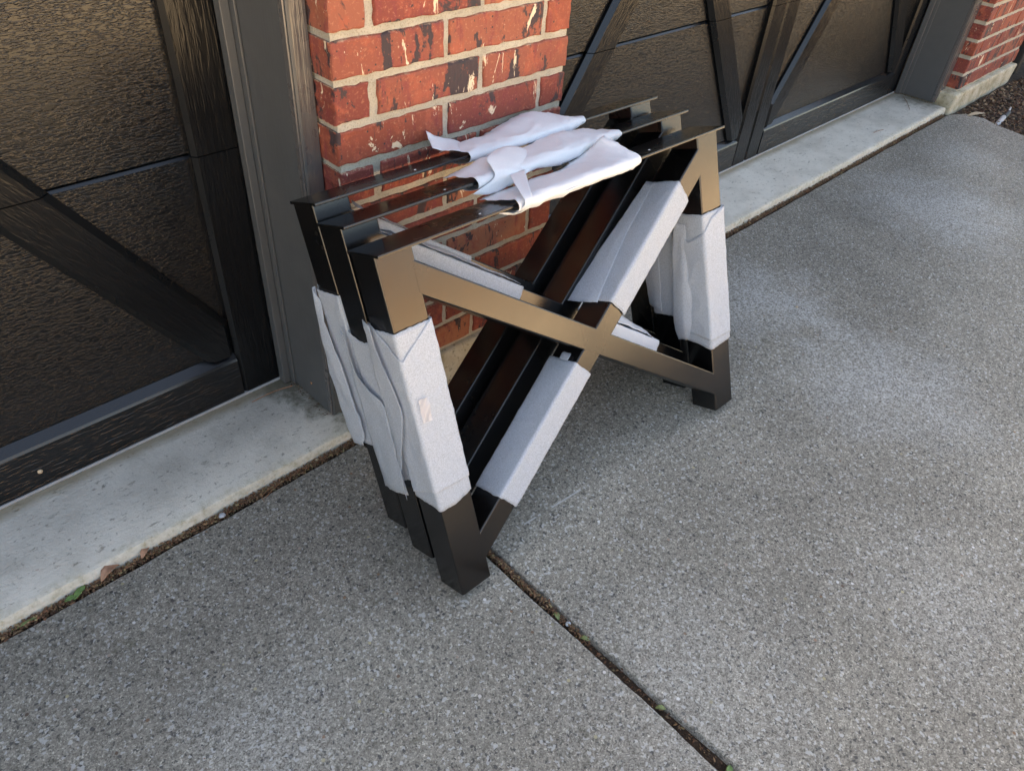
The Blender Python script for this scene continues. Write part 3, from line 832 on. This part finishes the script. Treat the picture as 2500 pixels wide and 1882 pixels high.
tube_wrap(bm, fallT, 0, BH, 0, TD, .62, [(0, .862), (.3, .872), (.5, .868), (1, .86)], gap=.003, seed=21)
rows = [[(-.006, .004, .64), (-.022, .035, .64), (-.014, .085, .64)], [(-.008, .004, .74), (-.030, .035, .74), (-.020, .085, .74)], [(-.006, .004, .82), (-.020, .035, .82), (-.014, .085, .81)], [(-.004, .004, .865), (-.008, .035, .86), (-.008, .085, .84)]]
side_sheet(bm, fallT, rows, seed=22, wr=.003)
finish_wrap(bm, frames[1], 'puffed foam on the lower right of the middle falling brace')
bm = bmesh.new()
tube_wrap(bm, fallT, 0, BH, 0, TD, .60, .80, gap=.003, seed=23)
rows = [[(-.006, .004, .60), (-.028, .035, .60), (-.014, .085, .60)], [(-.008, .004, .70), (-.034, .035, .70), (-.020, .085, .70)], [(-.004, .004, .79), (-.010, .035, .79), (-.010, .085, .77)]]
side_sheet(bm, fallT, rows, seed=24, wr=.003)
finish_wrap(bm, frames[2], 'puffed foam on the lower right of the rear falling brace')

# --- sleeves on the top plates: rows along u, each a cross-section from under the back, round the front, to the top back
def sleeve(bm, rows, seed, n=60, m=34, wr=.0024):
    rr = [catm([Vector(q) for q in row], m) for row in rows]
    cols = [catm([rr[i][j] for i in range(len(rr))], n) for j in range(m + 1)]
    g = [[L(cols[j][i].x, cols[j][i].y, HH + cols[j][i].z) for j in range(m + 1)] for i in range(n + 1)]
    grid_to_bm(bm, g, seed=seed, wr=wr, freq=36)
def sec(u, top, front=-.024, low=-.012, ub=None, us=None):
    """standard section; top = list of (dd, z) for the upper side"""
    ub = u if ub is None else ub
    p = [(ub, .055, -.012), (u, .010, low - .004), (u, front + .006, low), (u, front, -.003), (u, front + .006, .005)]
    return p + [((u + (ub - u) * (i + 1) / len(top)), d, z) for i, (d, z) in enumerate(top)]
bm = bmesh.new()
rows = [sec(.300, [(.0, .006), (.045, .005), (.085, .004)]),
        sec(.320, [(.0, .008), (.045, .007), (.088, .005)]),
        sec(.380, [(.0, .009), (.045, .010), (.090, .006)]),
        sec(.450, [(.0, .009), (.045, .012), (.092, .006)]),
        sec(.520, [(.0, .009), (.045, .010), (.092, .005)], low=-.014),
        sec(.570, [(.0, .009), (.040, .014), (.085, .016)], low=-.016),
        sec(.605, [(.0, .012), (.035, .024), (.070, .033)], low=-.016),
        sec(.640, [(.0, .015), (.028, .032), (.056, .048)], low=-.014, front=-.023, ub=.622),
        sec(.654, [(.0, .015), (.028, .032), (.057, .050)], low=-.012, front=-.021, ub=.634)]
sleeve(bm, rows, 31, wr=.0019)
rows2 = [[(.316, .060, -.016), (.316, .02, -.020), (.316, -.010, -.017), (.316, -.022, -.006)],
         [(.460, .060, -.016), (.460, .02, -.020), (.460, -.010, -.018), (.460, -.025, -.006)],
         [(.640, .050, -.014), (.640, .02, -.018), (.640, -.010, -.017), (.640, -.023, -.006)]]
sleeve(bm, rows2, 32, n=20, m=8)
finish_wrap(bm, frames[0], 'long white foam folded over the front top plate with a raised corner')
bm = bmesh.new()
rows = [sec(.290, [(.0, .006), (.04, .008), (.085, .004)]),
        sec(.330, [(.0, .010), (.04, .020), (.085, .008)]),
        sec(.380, [(.0, .012), (.04, .026), (.085, .012)]),
        sec(.450, [(.0, .012), (.045, .020), (.090, .006)]),
        sec(.520, [(.0, .012), (.045, .020), (.090, .012)], low=-.018),
        sec(.580, [(.0, .014), (.045, .026), (.088, .020)], low=-.018),
        sec(.640, [(.0, .012), (.045, .022), (.082, .014)], low=-.014),
        sec(.680, [(.0, .008), (.040, .012), (.075, .006)], low=-.011, front=-.020),
        sec(.696, [(.0, .004), (.030, .006), (.060, .003)], low=-.008, front=-.014)]
sleeve(bm, rows, 33)
rows = [sec(.655, [(.0, .008), (.04, .010), (.088, .006)], front=-.021),
        sec(.690, [(.0, .007), (.04, .008), (.086, .004)], front=-.020),
        sec(.716, [(.0, .006), (.035, .006), (.070, .003)], front=-.018, low=-.009)]
sleeve(bm, rows, 34, n=10, m=20)
finish_wrap(bm, frames[1], 'puffy white foam bundle on the middle top plate')
LOBE = [[(0.3936, 0.03, 0.7506), (0.4236, 0.03, 0.7503), (0.4556, 0.03, 0.7419), (0.4809, 0.03, 0.7283)], [(0.3404, 0, 0.7457), (0.3802, 0, 0.7426), (0.4286, 0, 0.7313), (0.4727, 0, 0.712)], [(0.3324, -0.02, 0.7308), (0.3573, -0.025, 0.7268), (0.3906, -0.025, 0.7187), (0.4425, -0.015, 0.7049)], [(0.3234, -0.03, 0.7121), (0.3418, -0.035, 0.7117), (0.3759, -0.035, 0.7074), (0.409, -0.03, 0.7012)], [(0.2742, -0.02, 0.6952), (0.3017, -0.025, 0.688), (0.3354, -0.025, 0.6854), (0.3697, -0.02, 0.6871)]]
STRIP = [[(0.3737, 0.07, 0.7497), (0.3928, 0.07, 0.7492), (0.4122, 0.07, 0.7487)], [(0.3427, 0.03, 0.7465), (0.3606, 0.03, 0.743), (0.3791, 0.03, 0.7414)], [(0.32, -0.01, 0.7327), (0.3324, -0.01, 0.7315), (0.3466, -0.01, 0.7318)], [(0.3114, -0.03, 0.7215), (0.3198, -0.03, 0.7212), (0.3308, -0.03, 0.7203)], [(0.3088, -0.032, 0.7121), (0.3169, -0.032, 0.7109), (0.3273, -0.032, 0.7131)], [(0.3051, -0.02, 0.7025), (0.3185, -0.02, 0.6997), (0.3318, -0.02, 0.7022)], [(0.3059, 0.01, 0.6977), (0.3185, 0.01, 0.691), (0.3351, 0.01, 0.6884)], [(0.2872, 0.02, 0.6994), (0.2997, 0.02, 0.6933), (0.3209, 0.02, 0.6872)]]
TAIL = [[(0.3238, 0.07, 0.7701), (0.3126, 0.05, 0.7567), (0.295, 0.02, 0.7427)], [(0.3537, 0.07, 0.7526), (0.3337, 0.04, 0.7408), (0.3147, 0.01, 0.7337)], [(0.3888, 0.07, 0.7392), (0.364, 0.04, 0.734), (0.3317, 0, 0.7297)], [(0.4216, 0.07, 0.7238), (0.3969, 0.04, 0.722), (0.3586, 0, 0.7213)], [(0.4786, 0.07, 0.7229), (0.4455, 0.04, 0.7179), (0.4049, 0, 0.7151)]]
bm = bmesh.new(); side_sheet(bm, ident, LOBE, n=26, m=20, seed=35, wr=.0016)
o = finish_wrap(bm, frames[1], 'torn round lobe of foam drooping forward from the middle top plate')
bm = bmesh.new(); side_sheet(bm, ident, STRIP, n=34, m=10, seed=36, wr=.0008)
o = finish_wrap(bm, frames[0], 'narrow foam strip looping down round the front top plate')
bm = bmesh.new()
rows = [sec(.350, [(.0, .008), (.04, .012), (.080, .006)]),
        sec(.400, [(.0, .012), (.04, .018), (.085, .008)]),
        sec(.470, [(.0, .010), (.04, .016), (.088, .010)]),
        sec(.530, [(.0, .012), (.045, .026), (.088, .020)], low=-.014),
        sec(.580, [(.0, .014), (.050, .032), (.085, .032)], low=-.016),
        sec(.630, [(.0, .014), (.045, .030), (.080, .030)], low=-.014),
        sec(.665, [(.0, .010), (.040, .016), (.075, .012)], low=-.012, front=-.021),
        sec(.680, [(.0, .006), (.030, .008), (.060, .005)], low=-.009, front=-.016)]
sleeve(bm, rows, 37)
rows = [sec(.640, [(.0, .008), (.04, .009), (.088, .006)], front=-.021),
        sec(.675, [(.0, .007), (.04, .007), (.084, .004)], front=-.020),
        sec(.700, [(.0, .006), (.035, .005), (.066, .003)], front=-.017, low=-.009)]
sleeve(bm, rows, 38, n=10, m=20)
side_sheet(bm, ident, TAIL, n=26, m=14, seed=39, wr=.0014)
finish_wrap(bm, frames[2], 'white foam on the rear top plate with its left tail curling up')

# ------------------------------------------------------------------ litter
def flakes(name, fn, count, mat, s0, s1, flat=.35, seed=1):
    r = random.Random(seed); vs = []; fs = []
    for _ in range(count):
        x, y, z = fn(r); s_ = r.uniform(s0, s1); e = Matrix.Rotation(r.uniform(0, 6.28), 3, 'Z') @ Matrix.Rotation(r.uniform(-.9, .9), 3, 'X') @ Matrix.Rotation(r.uniform(-.6, .6), 3, 'Y')
        b0 = len(vs); l_ = r.uniform(.5, 1.6)
        for (a_, b__, c_) in ((-1, 0, 0), (-.3, -.5, .15), (.5, -.45, .1), (1, 0, 0), (.4, .5, .15), (-.4, .45, .1), (0, 0, .45), (0, 0, -.3)):
            vs.append(Vector((x, y, z)) + e @ Vector((a_ * s_ * l_, b__ * s_, c_ * s_ * flat * 2)))
        for i in range(6):
            j = (i + 1) % 6; fs.append((b0 + i, b0 + j, b0 + 6)); fs.append((b0 + j, b0 + i, b0 + 7))
    me = bpy.data.meshes.new(name); me.from_pydata([tuple(v) for v in vs], [], fs); me.materials.append(mat)
    o = bpy.data.objects.new(name, me); link(o); o['kind'] = 'stuff'; return o
o = flakes('leaf_litter', lambda r: (r.uniform(-3.2, 3.68) if r.random() < .1 else (r.uniform(-1.0, .05) if r.random() < .35 else r.uniform(.6, 3.68)), r.gauss(.010, .0045), r.uniform(-.010, .006)), 14000, m_litter, .0016, .0048, seed=2)
tag(o, 'brown crumbled leaf litter lying in the joint along the apron', 'leaf litter')
o = flakes('joint_litter', lambda r: (lambda t: (r.gauss(-.017, .0035), -t, r.uniform(-.012, .002) - (.008 if t > .75 else 0)))(r.choice([r.uniform(.40, .75), r.uniform(.40, .62), r.uniform(0, 1.6)])), 1500, m_litter, .0014, .0042, seed=3)
tag(o, 'reddish brown crumbs lying in the joint between the two slabs', 'leaf litter')
bm = bmesh.new(); box(bm, -.045, .0, -9, .03, -.075, -.020); box(bm, -6, 3.8, -.03, .03, -.07, -.014)
tag(build('joint_bed', bm, m_soil), kind='structure')
o = flakes('mulch', lambda r: (r.uniform(3.74, 5.2), -.02 - abs(r.gauss(0, .30)), r.uniform(-.03, -.002)), 7000, m_mulch, .004, .014, seed=4)
tag(o, 'dark brown bark and leaf mulch covering the soil bed', 'mulch')
o = flakes('grime_crumbs', lambda r: ((r.uniform(-.06, .0) if r.random() < .6 else r.uniform(3.68, 3.80)), r.uniform(.10, .29), .032), 420, m_mulch, .001, .0035, seed=5)
tag(o, 'dark crumbs gathered under the bottoms of the jamb posts', 'debris')
def needle(pts, label, w_=.0007, grp=None):
    bm = bmesh.new(); P_ = catm([Vector(p) for p in pts], 14)
    prev = None
    for i, p in enumerate(P_):
        t = (P_[min(i + 1, 14)] - P_[max(0, i - 1)]).normalized(); sx = t.cross(Vector((0, 0, 1))).normalized() * w_
        ring = [bm.verts.new(p + sx), bm.verts.new(p + Vector((0, 0, w_ * 1.2))), bm.verts.new(p - sx)]
        if prev:
            for q in range(3): bm.faces.new((prev[q], ring[q], ring[(q + 1) % 3], prev[(q + 1) % 3]))
        prev = ring
    o = build('pine_needle', bm, m_needle); tag(o, label, 'pine needle', grp); return o
gp = 'pine needles lying by the apron'
needle([(-.30, -.012, .002), (-.255, .004, .003), (-.18, .010, .003), (-.09, .010, .003)], 'long tan pine needle curving out of the joint left of the frames', grp=gp)
needle([(-.305, -.020, .0015), (-.296, .000, .0025), (-.24, .012, .003), (-.16, .014, .003)], 'tan pine needle hooked onto the driveway near the longer one', grp=gp)
needle([(3.50, .125, .032), (3.60, .185, .0325), (3.66, .23, .033)], 'pine needle on the apron near the far right jamb', .0012, grp=gp)
needle([(-.17, .262, .0318), (-.11, .262, .0325), (-.06, .250, .034)], 'reddish needle at the foot of the left jamb post', .0012, grp=gp)
needle([(3.02, .098, .032), (3.06, .096, .032), (3.10, .086, .032)], 'short dark twig on the apron before the right door', .0015, grp=gp)
def leaf(name, loc, ln, wd, rot, mat, label, curl=.25, cat='leaf', grp=None, tilt=(0, 0)):
    bm = bmesh.new(); n_ = 10; rows = []
    for i in range(n_ + 1):
        t = i / n_; hw = wd * math.sin(math.pi * min(1, t * .96 + .02)) ** .8 * (1 - .25 * t) * .5
        zc = curl * ln * math.sin(t * math.pi) * .5
        rows.append([bm.verts.new((ln * (t - .5), s_ * hw * (1 + .12 * math.sin(i * 2.3 + s_)), zc + abs(s_) * hw * curl * 1.1)) for s_ in (-1, -.5, 0, .5, 1)])
    for a_, b__ in zip(rows, rows[1:]):
        for j in range(4): bm.faces.new((a_[j], b__[j], b__[j + 1], a_[j + 1]))
    o = build(name, bm, mat, None, True); o.location = loc; o.rotation_euler = (tilt[0], tilt[1], rot)
    md = o.modifiers.new('s', 'SOLIDIFY'); md.thickness = .0006
    tag(o, label, cat, grp); return o
gl = 'fallen leaves in the driveway joints'
leaf('green_leaf', (-.694, .008, .004), .036, .016, .55, m_green, 'bright green leaf in the joint at lower left', grp=gl)
leaf('green_leaf', (-.712, .004, .004), .026, .014, -.2, m_green, 'small green leaf tucked beside the larger bright green one', grp=gl)
leaf('dry_leaf', (-.633, .012, .006), .046, .024, .35, m_dry, 'curled tan dry leaf in the joint right of the green leaf', .5, grp=gl)
leaf('dry_leaf', (-.560, .015, .006), .030, .016, .7, m_dry, 'smaller pinkish dry leaf farther along the joint', .4, grp=gl)
leaf('dry_leaf', (-.795, .008, .002), .050, .008, .02, m_dull, 'narrow yellowish leaf sliver in the joint at the left edge', .1, grp=gl)
leaf('dull_leaf', (-.020, -.662, -.003), .020, .012, 1.2, m_dull, 'olive leaf in the slab joint beside a white pebble', .3, grp=gl)
leaf('dull_leaf', (-.017, -.735, -.004), .024, .010, -1.1, m_dull, 'pale green curled leaf midway along the slab joint', .4, grp=gl)
leaf('dull_leaf', (-.018, -.925, -.004), .020, .010, -.9, m_dull, 'rolled green leaf lower in the slab joint', .5, grp=gl)
leaf('green_leaf', (-.017, -1.075, -.003), .018, .013, .4, m_green, 'small green leaf at the bottom end of the slab joint', .3, grp=gl)
leaf('dry_leaf', (3.86, -.10, .0), .14, .035, -.35, m_cream, 'long tan strip of dry bark at the corner of the soil bed', .1, cat='bark', grp=None)
def pebble(loc, r_, mat, label, sq=(1, .8, .55)):
    bm = bmesh.new(); bmesh.ops.create_icosphere(bm, subdivisions=2, radius=r_)
    for v in bm.verts: v.co = Vector((v.co.x * sq[0], v.co.y * sq[1], v.co.z * sq[2])) * (1 + .12 * noise.noise(v.co * 160 + Vector(loc)))
    o = build('pebble', bm, mat, None, True); o.location = loc; tag(o, label, 'pebble', 'pebbles in the joints'); return o
pebble((-.394, .005, .003), .0085, m_pebble, 'blue grey pebble in the apron joint left of the frames')
pebble((-.017, -.690, -.002), .0065, m_pebble, 'white pebble in the slab joint')
pebble((-.145, .012, .004), .0045, m_cream, 'tiny cream pebble in the joint beside the wrapped rear leg')
pebble((1.40, -.41, .002), .0050, m_cream, 'small cream pebble alone on the driveway right of the frames')
bm = bmesh.new(); bmesh.ops.create_icosphere(bm, subdivisions=2, radius=.0055)
for v in bm.verts: v.co.y *= .6
o = build('snail', bm, m_cream, None, True); o.location = (-.643, .2975, .081); tag(o, 'tiny tan snail stuck on the bottom rail of the left door', 'snail')

# irrigation riser and downspout
pr = empty('irrigation_riser', (3.84, -.215, -.02)); tag(pr, 'short grey irrigation pipe sticking out of the mulch', 'pipe')
def cyl(name, p0, p1, r0, r1, mat, parent, seg=16):
    bm = bmesh.new(); d = Vector(p1) - Vector(p0)
    bmesh.ops.create_cone(bm, cap_ends=True, segments=seg, radius1=r0, radius2=r1, depth=d.length)
    q = d.to_track_quat('Z', 'Y').to_matrix().to_4x4(); q.translation = (Vector(p0) + Vector(p1)) / 2
    bmesh.ops.transform(bm, verts=bm.verts, matrix=q)
    return smooth_angle(build(name, bm, mat, parent), 40)
cyl('pipe', (0, 0, 0), (.080, .0, .030), .013, .013, m_pipe, pr)
cyl('fitting', (.080, 0, .030), (.125, .0, .045), .016, .014, m_dark, pr)
cyl('nozzle', (.125, .0, .045), (.18, .01, .055), .007, .004, m_pipe, pr)
ds = empty('downspout', (4.76, .03, 0)); tag(ds, 'black downspout at the right corner of the far brick pillar', 'downspout')
bm = bmesh.new(); box(bm, -.035, .03, -.03, .03, .02, 2.9, .006, 2); build('pipe', bm, m_dark, ds)
bm = bmesh.new(); box(bm, -.040, .035, -.035, .035, .30, .33, .003, 1); build('strap', bm, m_dark, ds)
